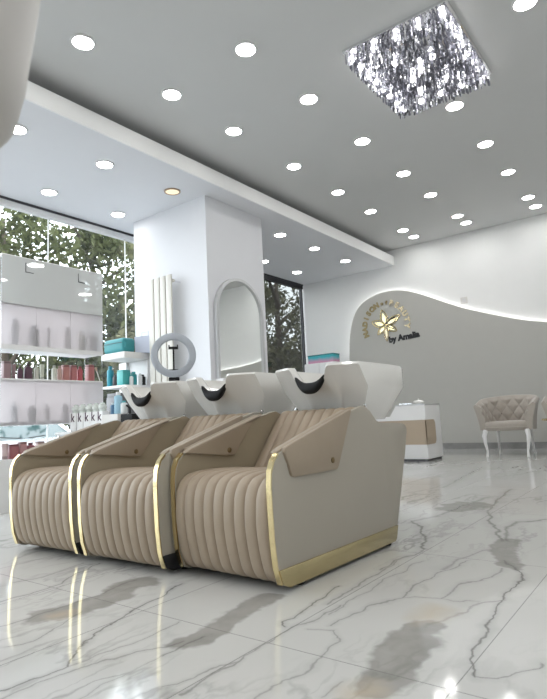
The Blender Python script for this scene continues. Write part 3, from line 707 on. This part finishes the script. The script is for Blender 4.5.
bottle('product_bottle', 'dark rounded bottle at the right end of the shelf unit by the radiator', 'bottle', (.02,.02,.022), .085, .14, (-5.60,4.640,zs), 'bottles on the shelf unit', 'round', (.02,.02,.02))
bottle('storage_crate', 'dark grey carton on the lower board of the shelf unit', 'box', (.12,.12,.13), .26, .34, (-5.80,4.46,.7305), None, 'box', (.16,.16,.17))

# radiator on the pillar
rd = thing('radiator', 'tall white vertical tube radiator on the pillar behind the ring light', 'radiator', (-5.17, 4.63, 0))
for k, x in enumerate((-.17,-.06,.05,.16)):
    MB().rbox(x-.048, x+.048, -.045+.0*k, -.02, .55, 2.50, .008).build('tube', M['radiator'], rd)
for z in (.60, 2.42):
    MB().tube([(-.22,-.0,z),(.22,-.0,z)], .018, 10).build('header_pipe', M['radiator'], rd)
for x in (-.2,.2):
    for z in (.60,2.42): MB().tube([(x,0,z),(x,.117,z)], .012, 8).lathe([(.016,-.01),(.016,.02)], (x,0,z), 10).build('bracket', M['chrome'], rd)

for x in (-.17,.16): MB().tube([(x,-.03,0),(x,-.03,.56)], .014, 10).lathe([(.03,0),(.03,.008),(.014,.012)], (x,-.03,0), 12).build('foot', M['radiator'], rd)
# ring light
rl = thing('ring_light', 'round grey ring light on a thin stand behind the backwash chairs', 'lamp', (-3.41, 3.16, 0), math.atan2(3.41,3.16))
# local -y faces the camera
R0, R1, ZR = .187, .128, 1.222
sec = []
for k in range(56):
    a = 2*PI*k/56; ring = []
    for r, y in ((R1,-.012),(R1+.008,-.02),(R0-.012,-.02),(R0,-.012),(R0,.016),(R0-.015,.024),(R1+.01,.024),(R1,.016)): ring.append((r*math.cos(a), y, ZR+r*math.sin(a)))
    sec.append(ring)
MB().loft(sec, False, False, True).build('ring', M['ring'], rl)
MB().tube([(0,.03,.0+.12),(0,.03,ZR-.165)], .012, 10).build('pole', M['darkmetal'], rl)
MB().rbox(-.045,.045,.0,.05,ZR-.215,ZR-.185,.008).build('pivot', M['black'], rl)
MB().tube([(0,.0,ZR-.13),(0,-.0,ZR+.055)], .007, 8).box(-.045,.045,-.012,.012,ZR-.130,ZR-.120).build('gooseneck', M['black'], rl)
MB().rbox(-.035,.035,-.02,.012,ZR+.05,ZR+.07,.004).box(-.04,-.03,-.02,.01,ZR+.05,ZR+.085).box(.03,.04,-.02,.01,ZR+.05,ZR+.085).build('phone_clamp', M['black'], rl)
for k in range(3):
    a = 2*PI*k/3+.5; MB().tube([(0,.03,.30),(.17*math.cos(a),.03+.17*math.sin(a),.012)], .009, 8).build('leg', M['darkmetal'], rl)

# arched mirror on pillar
mr = thing('arched_mirror', 'tall silver framed mirror with arched top on the front of the pillar', 'mirror', (-4.493, 5.292, 0))
yc, hw, ztop = 0, .46, 2.46
def arch(h, zb, ins=0, n=24):
    w = h - ins; zc = ztop - h
    p = [(-w, zb+ins), (-w, zc)]
    for k in range(1, n): a = PI - PI*k/n; p.append((w*math.cos(a), zc + w*math.sin(a)))
    return p + [(w, zc), (w, zb+ins)]
MB().prism(arch(hw,.62), 0, .028, 'x').build('backing', M['silver'], mr)
o_, i_ = arch(hw,.62), arch(hw,.62,.035)
rg = [[(.028,)+p for p in o_], [(.052,)+p for p in o_], [(.058,)+((a[0]+b[0])/2,(a[1]+b[1])/2) for a, b in ((o_[k], i_[k]) for k in range(0))] or [(.055,)+p for p in i_], [(.030,)+p for p in i_]]
MB().loft(rg, False, False, False).build('frame', M['silver'], mr, 35)
MB().prism(i_, .0285, .031, 'x').build('glass', M['mirror'], mr, 0)
MB().rbox(0,.13,-.47,.47,1.11,1.16,.004).build('ledge', M['white'], mr)

# low cabinet with a colourful box by the dark window
cb = thing('side_cabinet', 'white tall side cabinet in the far left corner, mostly hidden behind the basins', 'cabinet', (-5.45, 8.95, 0))
MB().rbox(-.36,.30,-.2,.2,.06,1.66,.006).build('carcass', M['white'], cb)
MB().box(-.34,.28,-.18,.18,0,.06).build('plinth', M['darkmetal'], cb, 0)
for s in (-1,1):
    d = MB().rbox(-.03+s*.165-.16,-.03+s*.165+.16,-.22,-.2,.08,1.64,.004).build('door', M['white'], cb); MB().rbox(-.03+s*.03-.006,-.03+s*.03+.006,-.24,-.22,.85,1.0,.003).build('handle', M['chrome'], d)
def two_tone():
    m, nt, out = newmat('pink_teal_print'); L = nt.links.new
    tc = N(nt,'ShaderNodeTexCoord'); sx = N(nt,'ShaderNodeSeparateXYZ'); L(tc.outputs['Object'], sx.inputs[0])
    nz = N(nt,'ShaderNodeTexNoise', i_Scale=9.); L(tc.outputs['Object'], nz.inputs[0])
    ad = N(nt,'ShaderNodeMath', operation='MULTIPLY_ADD'); L(nz.outputs[0], ad.inputs[0]); ad.inputs[1].default_value = .08; L(sx.outputs[2], ad.inputs[2])
    rp = N(nt,'ShaderNodeValToRGB'); rp.color_ramp.elements[0].position = .07; rp.color_ramp.elements[0].color = (.62,.30,.45,1); rp.color_ramp.elements[1].position = .15; rp.color_ramp.elements[1].color = (.05,.48,.55,1)
    L(ad.outputs[0], rp.inputs[0]); b = N(nt,'ShaderNodeBsdfPrincipled', i_Roughness=.4); L(rp.outputs[0], b.inputs['Base Color']); L(b.outputs[0], out.inputs[0]); return m
M['pinkteal'] = two_tone()
gb = thing('gift_box', 'pink and teal printed box peeking above the nearest basin by the dark window', 'box', (-5.47, 8.93, 1.6605))
MB().rbox(-.30,.26,-.12,.12,0,.14,.006).build('box_body', M['pinkteal'], gb); MB().rbox(-.305,.265,-.125,.125,.14,.165,.006).build('lid', M['teal'], gb)

# ================================================================== RECEPTION DESK
dk = thing('reception_desk', 'white reception desk with a wraparound beige band, right behind the nearest chair', 'desk', (0,0,0))
DYF, DYB, DXR = 7.10, 7.65, -2.838
MB().prism([(-3.95,.03),(DXR,.03),(DXR,.745),(-3.25,.755),(-3.36,.60),(-3.95,.60)], DYF, DYB, 'y', .006).build('carcass', M['white'], dk)
# beige band: front strip and side strip with rounded far end
MB().box(-3.94, DXR+.002, DYF-.004, DYF+.01, .222, .548).build('front_band', M['deskbeige'], dk, 0)
sidep = [(DYF-.004,.222),(7.35,.222)]
for k in range(1,6): a = -PI/2+PI/2*k/6; sidep.append((7.35+.07*math.cos(a), .292+.07*math.sin(a)))
sidep.append((7.42,.292)); sidep.append((7.42,.478))
for k in range(1,6): a = PI/2*k/6; sidep.append((7.35+.07*math.cos(a), .478+.07*math.sin(a)))
sidep += [(7.35,.548),(DYF-.004,.548)]
MB().prism(sidep, DXR-.01, DXR+.004, 'x').build('side_band', M['deskbeige'], dk, 0)
MB().box(-3.93, DXR-.02, DYF+.02, DYB-.02, 0, .03).build('plinth', M['darkmetal'], dk, 0)
MB().box(-3.26, DXR+.006, DYF-.006, DYB+.004, .745, .762).build('countertop', M['silver'], dk, 0, 'thin grey top edge')
ds1 = thing('trinket_dish', 'small white lidded dish on the reception desk top', 'dish', (-3.0,7.3,.7625))
MB().lathe([(.05,0),(.075,.01),(.08,.03),(.075,.032)], seg=20).build('dish', M['ceramic'], ds1); MB().lathe([(.076,.031),(.06,.048),(.02,.056),(.01,.06),(.016,.07),(.004,.078)], seg=20).build('lid', M['ceramic'], ds1)
gt = thing('glass_tray', 'low clear tray lying left of the white dish on the desk', 'tray', (-3.16,7.28,.7625))
MB().rbox(-.09,.09,-.06,.06,0,.008,.003).build('base', M['chrome'], gt); MB().tube([(-.09,-.06,.012),(.09,-.06,.012),(.09,.06,.012),(-.09,.06,.012)], .006, 8, closed=True).build('rim', M['chrome'], gt)

# ================================================================== TUB ARMCHAIRS
ac = thing('tub_armchair', 'x', 'armchair', (0,0,0), 0, 'buttoned tub armchairs')
# seat
def rr(hw_, yf, yb, n=10):
    p = []
    for k in range(n+1): a = PI*k/n; p.append((hw_*math.cos(a), yb-.28+.28*math.sin(a)))
    return p + [(-hw_, yf+.05), (-hw_+.05, yf), (hw_-.05, yf), (hw_, yf+.05)]
sr = []
for sc, z in ((.96,.35),(1,.36),(1,.43),(.98,.455),(.88,.47),(.5,.478)): sr.append([(x*sc, .05+(y-.05)*sc, z) for x, y in rr(.285,-.235,.27)])
sc_ = MB().loft(sr).build('seat', M['velvet'], ac, 60)
MB().tube([(-.285,-.19,.395),(-.24,-.238,.395),(.24,-.238,.395),(.285,-.19,.395)], .006, 8).build('piping', M['velvet'], sc_)
# wrapped back with diamond dimples
def path(s):
    """plan curve, s in [-1,1]; arms forward, back round"""
    a = s*1.0
    if abs(a) > .62:
        k = (abs(a)-.62)/.38; return Vector((math.copysign(.30,a), .03-.24*k, 0)), Vector((math.copysign(1,a), 0, 0))
    t = a/.62*PI/2; return Vector((.30*math.sin(t), .03+.27*math.cos(t), 0)), Vector((math.sin(t), math.cos(t), 0))
NS, NZ = 144, 40
inner, outer = [], []
for i in range(NS+1):
    s = -1+2*i/NS; p, n = path(s); top = .70 + .12*(1-abs(s)**1.7) ; ci, co = [], []
    for j in range(NZ+1):
        v = j/NZ; z = .36+(top-.36)*v; fl = .068*v**1.6
        # diamond tufting
        uu = s*9.0; vv = v*4.2
        d = 0
        for a_, b_ in ((uu+vv, uu-vv),):
            f1 = abs(math.sin(PI*a_/2)); f2 = abs(math.sin(PI*b_/2)); d = min(f1, f2)
        tuft = .032*(d**.5) if v > .2 else .012
        rollk = max(0,(v-.90)/.10)
        ci.append(p + n*(fl - .028 - tuft*(1-rollk) + rollk*.012) + Vector((0,0,z)))
        co.append(p + n*(fl + .035) + Vector((0,0,z-.012*v)))
    inner.append(ci); outer.append(co)
rings = []
for ci, co in zip(inner, outer):
    tp = (ci[-1]+co[-1])/2 + Vector((0,0,.022)); rings.append(ci + [ci[-1]*.75+co[-1]*.25+Vector((0,0,.016)), tp, ci[-1]*.2+co[-1]*.8+Vector((0,0,.012))] + co[::-1])
tb = MB().loft(rings).build('tufted_back', M['velvet'], ac, 60)
# buttons at dimple crossings
bm_ = MB().lathe([(.001,.005),(.008,.004),(.012,0)], seg=8)
for a_ in range(-9,10):
    for b_ in range(1,5):
        if (a_+b_) % 2: continue
        s = a_/9.0; v = b_/4.2
        if abs(s) > .95 or v < .25 or v > .95: continue
        p, n = path(s); z = .36+(.70+.12*(1-abs(s)**1.7)-.36)*v; q = p + n*(.068*v**1.6 - .031) + Vector((0,0,z))
        rot = Vector((0,0,1)).rotation_difference(-n).to_matrix().to_4x4()
        mb = MB(); mb.v = list(bm_.v); mb.f = list(bm_.f); mb.xf(Matrix.Translation(q) @ rot).build('button', M['velvet_d'], tb)
for sx_, sy_ in ((-1,-1),(1,-1),(-1,1),(1,1)):
    if sy_ < 0:
        pth = [(sx_*.265,-.20,.36),(sx_*.285,-.225,.28),(sx_*.275,-.23,.18),(sx_*.258,-.222,.08),(sx_*.262,-.235,.0)]; rad = [.032,.030,.021,.014,.018]
    else:
        pth = [(sx_*.21,.20,.36),(sx_*.22,.225,.2),(sx_*.235,.27,.0)]; rad = [.024,.018,.012]
    MB().tube(pth, rad, 10).build('leg', M['whitewood'], ac)
ac.location = (-2.03, 8.06, 0); ac['label'] = 'greige velvet tub armchair with buttoned back and white legs, fully visible by the grey wall'
dup(ac, 'greige tub armchair cut off by the right edge of the picture', (-1.165, 8.06, 0), .05)
st = thing('side_table', 'small round gold rimmed side table at the right edge before the second armchair', 'table', (-1.235, 7.42, 0))
MB().lathe([(.24,.478),(.25,.482),(.25,.50),(.24,.503)], seg=36).build('table_top', M['gold'], st); MB().tube([(0,0,.02),(0,0,.48)], .02, 12).build('stem', M['gold'], st); MB().lathe([(.16,0),(.16,.012),(.02,.03)], seg=30).build('base', M['gold'], st)

# ================================================================== WALL LOGO
lg = thing('wall_logo', 'gold flower emblem with arched salon name lettering on the grey wave wall', 'sign', (-4.42, PF-.0185, 2.30))
M['gold_d'] = pbr('gold_dark_reflection', (.30,.24,.13), .3, metal=.9, var=.2, scale=30)  # same gold lettering, dark reflections put into the colour
M['gold_l'] = pbr('gold_bright_reflection', (.80,.68,.46), .25, metal=.9, var=.2, scale=30)  # same gold, bright reflections put into the colour
M['blackp'] = pbr('black_letters', (.01,.01,.011), .35)
RX = Matrix.Rotation(PI/2,4,'X')
def arc_text(s, a0, a1, R, size, mat, name, lab):
    acc = MB()
    for i, c in enumerate(s):
        a = math.radians(a0+(a1-a0)*i/(len(s)-1))
        m = Matrix.Translation((R*math.cos(a), -.006, R*math.sin(a))) @ Matrix.Rotation(PI/2-a,4,'Y') @ RX
        t = text_mesh(c, size, None, 'letter', None, m, .006, .009); acc.add(t.v, t.f)
        # little slab serifs
    acc.build(name, mat, lg, 0, lab)
arc_text('MADISON', 197, 112, .43, .135, M['gold_d'], 'lettering', 'first gold word on the arc, coloured dark for its reflections')
arc_text('of', 96, 84, .43, .085, M['gold_d'], 'lettering', 'small word at the top of the arc')
arc_text('BEAUTY', 70, -8, .43, .135, M['gold_l'], 'lettering', 'last gold word on the arc, coloured bright for its reflections')
text_mesh('by Amalia', .152, M['blackp'], 'lettering', lg, Matrix.Translation((.345,-.004,-.265)) @ Matrix.Rotation(math.radians(-4),4,'Y') @ RX, .003, .009, 'bold black words under the emblem')
# flower: five looped petals, wire stamens and a leaf
def petal(a, L_, w_, mat, name, fill=True):
    a = math.radians(a); n = 14; out_ = []
    for k in range(n+1):
        t = k/n; out_.append((t*L_, w_*math.sin(PI*t)**.8*(1-.25*t)))
    loop = out_ + [(x,-y) for x,y in out_[-2:0:-1]]
    P3 = [(x*math.cos(a)-y*math.sin(a), -.012, x*math.sin(a)+y*math.cos(a)) for x,y in loop]
    o = MB().tube(P3, .011, 6, closed=True)
    inn = [(.15*L_+x*.66, y*.55) for x,y in loop]
    o.prism([(x*math.cos(a)-y*math.sin(a), x*math.sin(a)+y*math.cos(a)) for x,y in inn], -.010, -.002, 'y')
    return o.build(name, mat, lg)
for a, l, w in ((100,.27,.065),(28,.30,.06),(160,.26,.065),(222,.20,.05),(-30,.22,.055)): petal(a, l*1.15, w*1.15, M['gold'], 'petal')
petal(-88, .30, .045, M['gold_l'], 'leaf')
MB().tube([(-.10,-.014,-.02),(0,-.02,.02),(.10,-.018,.10),(.20,-.014,.13)], .010, 6).tube([(.02,-.018,.0),(.08,-.018,-.05),(.16,-.014,-.08)], .009, 6).build('stamen', M['blackp'], lg)

wp = thing('wall_plate', 'small pale square plate high on the white wall above the grey wave', 'wall plate', (-2.95, YB, 2.545))
MB().rbox(-.06,.06,-.012,0,-.06,.06,.004).build('cover', M['offwhite'], wp); MB().box(-.03,.03,-.014,-.012,-.035,.035).build('grille', M['rim'], wp, 0)

# ================================================================== OUTSIDE: TREES AND A CAR
def foliage(n, rx, rz, zc, size, seed):
    rnd = random.Random(seed); mb = MB()
    blobs = [(rnd.uniform(-.7,.7)*rx, rnd.uniform(-.7,.7)*rx, zc+rnd.uniform(-.75,.75)*rz, rnd.uniform(.28,.5)*rx) for _ in range(26)]
    for _ in range(n):
        bx, by, bz, br_ = rnd.choice(blobs)
        d = Vector((rnd.gauss(0,1), rnd.gauss(0,1), rnd.gauss(0,1))).normalized() * br_ * rnd.random()**.4
        c = Vector((bx,by,bz)) + d; s = size*rnd.uniform(.6,1.3)
        u = Vector((rnd.gauss(0,1), rnd.gauss(0,1), rnd.gauss(0,1))).normalized(); w = u.orthogonal().normalized()
        mb.add([c-u*s, c-w*s*.45, c+u*s, c+w*s*.45], [(0,1,2,3)])
    return mb
def trunk(h, seed):
    rnd = random.Random(seed); mb = MB(); top = None
    mb.tube([(0,0,0),(.05,.03,h*.3),(-.03,.08,h*.6),(.05,.1,h)], [.20,.16,.12,.05], 10)
    for k in range(7):
        z = h*(.28+.09*k); a = rnd.uniform(0,2*PI); l = rnd.uniform(1.2,2.2)
        mb.tube([(0,.04,z),(l*.5*math.cos(a),l*.5*math.sin(a),z+l*.35),(l*math.cos(a),l*math.sin(a),z+l*.6)], [.08,.05,.02], 6)
    return mb
def tree(label, loc, seed, rx, rz, zc, h, leaf, n, size):
    t = thing('street_tree', label, 'tree', loc, seed*1.3, 'street trees outside the windows')
    trunk(h, seed).build('trunk', M['bark'], t); foliage(n, rx, rz, zc, size, seed).build('foliage', M[leaf], t, 0)
    return t
TG = 'street trees outside the windows'
t1 = tree('near green tree filling the window above the left end of the display shelves', (-13.0, 6.6, -.40), 3, 2.0, 2.8, 4.25, 6.4, 'leaf_a', 5200, .11)
t2 = tree('near olive green tree just left of the white pillar, outside the glass', (-10.0, 9.9, -.40), 5, 1.75, 2.6, 3.6, 5.6, 'leaf_b', 5200, .11)
dup(t2, 'nearest tree behind the dark tinted window at its left', (-10.2, 14.1, -.40), 2.1)
t3 = tree('far tall tree behind the two trees left of the pillar', (-17.2, 12.0, -.40), 8, 2.35, 4.2, 5.0, 8.4, 'leaf_a', 9000, .15)
dup(t3, 'far tree at the left edge of the window, behind the nearest one', (-17.4, 6.9, -.40), 1.1)
dup(t3, 'far tree partly hidden behind the pillar', (-17.2, 17.2, -.40), 2.9)
dup(t3, 'far tree behind the dark tinted window, beyond the nearest one', (-17.3, 22.4, -.40), .8)
dup(t3, 'far tree behind the dark tinted window at its right edge', (-17.2, 27.6, -.40), 4.0)
hg = thing('hedge', 'long leafy hedge beyond the parked car outside', 'hedge', (-21.0, 16, -.40))
rnd = random.Random(11); mb = MB()
for _ in range(9000):
    c = Vector((rnd.uniform(-.6,.6), rnd.uniform(-9,13), rnd.uniform(.1,1)**.8*2.1)); s = .16*rnd.uniform(.6,1.3)
    u = Vector((rnd.gauss(0,1), rnd.gauss(0,1), rnd.gauss(0,1))).normalized(); w = u.orthogonal().normalized()
    mb.add([c-u*s, c-w*s*.5, c+u*s, c+w*s*.5], [(0,1,2,3)])
mb.build('foliage', M['leaf_b'], hg, 0)
mb = MB()
for k in range(12): mb.tube([(0,-9+k*2,0),(.05,-9+k*2+.1,1.6)], [.05,.02], 6)
mb.build('stems', M['bark'], hg)

car = thing('parked_car', 'white car parked outside facing the shop, seen under the display shelves', 'car', (-9.6, 5.05, -.40), 0)
# local +x is the nose; ring of half widths and heights along the length
def carring(x, hw_, zb, zt, ch):
    return [(x,-hw_,zb),(x,-hw_,zt-ch),(x,-hw_+ch*.6,zt-ch*.3),(x,-hw_*.5,zt),(x,0,zt+.012),(x,hw_*.5,zt),(x,hw_-ch*.6,zt-ch*.3),(x,hw_,zt-ch),(x,hw_,zb)]
MB().loft([carring(*a) for a in ((-2.2,.70,.35,.80,.10),(-2.1,.80,.25,.92,.12),(-1.4,.86,.22,.95,.12),(0,.88,.22,.93,.12),(.75,.88,.22,.92,.13),(1.4,.86,.22,.84,.14),(1.85,.80,.24,.74,.14),(2.05,.68,.30,.62,.12))]).build('car_body', M['carpaint'], car, 45)
MB().loft([[(-1.75,-.72,.93),(.72,-.76,.91),(.72,.76,.91),(-1.75,.72,.93)],[(-1.25,-.60,1.38),(-.12,-.62,1.40),(-.12,.62,1.40),(-1.25,.60,1.38)]]).build('cabin_glass', M['carglass'], car, 20)
MB().rbox(-1.30,-.10,-.63,.63,1.37,1.43,.03).build('roof', M['carpaint'], car)
for s in (-1,1):
    MB().tube([(.74,s*.77,.91),(-.10,s*.62,1.40)], .035, 8).build('pillar', M['carpaint'], car)
    MB().tube([(.78,s*.05-.2,.935),(.70,s*.4-.2,.965)], .008, 6).build('wiper', M['black'], car)
    MB().rbox(1.80,1.98,s*.60-.13,s*.60+.13,.52,.64,.03).build('headlight', M['chrome'], car)
    MB().rbox(.45,.60,s*.95-.09,s*.95+.09,.92,1.05,.03).build('mirror', M['carpaint'], car)
    for x in (-1.35,1.25):
        w_ = MB().lathe([(.12,-.09),(.30,-.10),(.32,-.07),(.32,.07),(.30,.10),(.12,.09)], seg=24).xf(Matrix.Translation((x,s*.78,.32)) @ Matrix.Rotation(PI/2,4,'X')).build('wheel', M['black'], car)
MB().box(1.96,2.04,-.45,.45,.36,.50).build('grille', M['darkmetal'], car, 0)

# ================================================================== LIGHT
w = bpy.data.worlds.new('World'); scn.world = w; w.use_nodes = True
nt = w.node_tree; nt.nodes.clear()
out = N(nt,'ShaderNodeOutputWorld'); bgd = N(nt,'ShaderNodeBackground', i_Color=(.88,.94,1.0,1), i_Strength=SKY); nt.links.new(bgd.outputs[0], out.inputs[0])
def lamp(name, typ, loc, energy, rot=(0,0,0), col=(1,1,1), **kw):
    d = bpy.data.lights.new(name, typ); d.energy = energy; d.color = col
    for k, v in kw.items(): setattr(d, k, v)
    o = bpy.data.objects.new(name, d); COL.objects.link(o); o.location = loc; o.rotation_euler = rot; return o
lamp('sun', 'SUN', (0,0,20), SUN, (math.radians(38), math.radians(38), 0), (1,.96,.88), angle=.1)
# unseen fill lamps added behind and beside the camera, where downlight rows would continue
for x in (-3.58,-2.1,-.67,.6,1.9):
    for y in (-1.6,0.2,1.4):
        lamp('fill_lamp', 'AREA', (x,y,ZC-.02), OFFL, (0,0,0), (1,.985,.96), shape='DISK', size=.3)
for x in (.5,1.9):
    for y in (3.4,5.4,7.4): lamp('fill_lamp', 'AREA', (x,y,ZC-.02), OFFL, (0,0,0), (1,.985,.96), shape='DISK', size=.3)

# ================================================================== CAMERA
p, yw, ro = (math.radians(a) for a in (7.2214, -36.7746, -2.7365)); F = 549.84
f = Vector((math.cos(p)*math.sin(yw), math.cos(p)*math.cos(yw), math.sin(p)))
rt = Vector((math.cos(yw), -math.sin(yw), 0)); upv = rt.cross(f)
r2 = math.cos(ro)*rt + math.sin(ro)*upv; u2 = -math.sin(ro)*rt + math.cos(ro)*upv
cd = bpy.data.cameras.new('camera'); cam = bpy.data.objects.new('camera', cd); COL.objects.link(cam)
m = Matrix(((r2.x,u2.x,-f.x,0),(r2.y,u2.y,-f.y,0),(r2.z,u2.z,-f.z,.65),(0,0,0,1)))
cam.matrix_world = m
cd.sensor_fit = 'HORIZONTAL'; cd.sensor_width = 36; cd.lens = 36*F/547
cd.clip_start = .02; cd.clip_end = 200
cd.dof.use_dof = True; cd.dof.focus_distance = 3.2; cd.dof.aperture_fstop = 9
scn.camera = cam
scn.view_settings.view_transform = 'Standard'
scn.view_settings.look = 'None'
scn.view_settings.exposure = EXPO
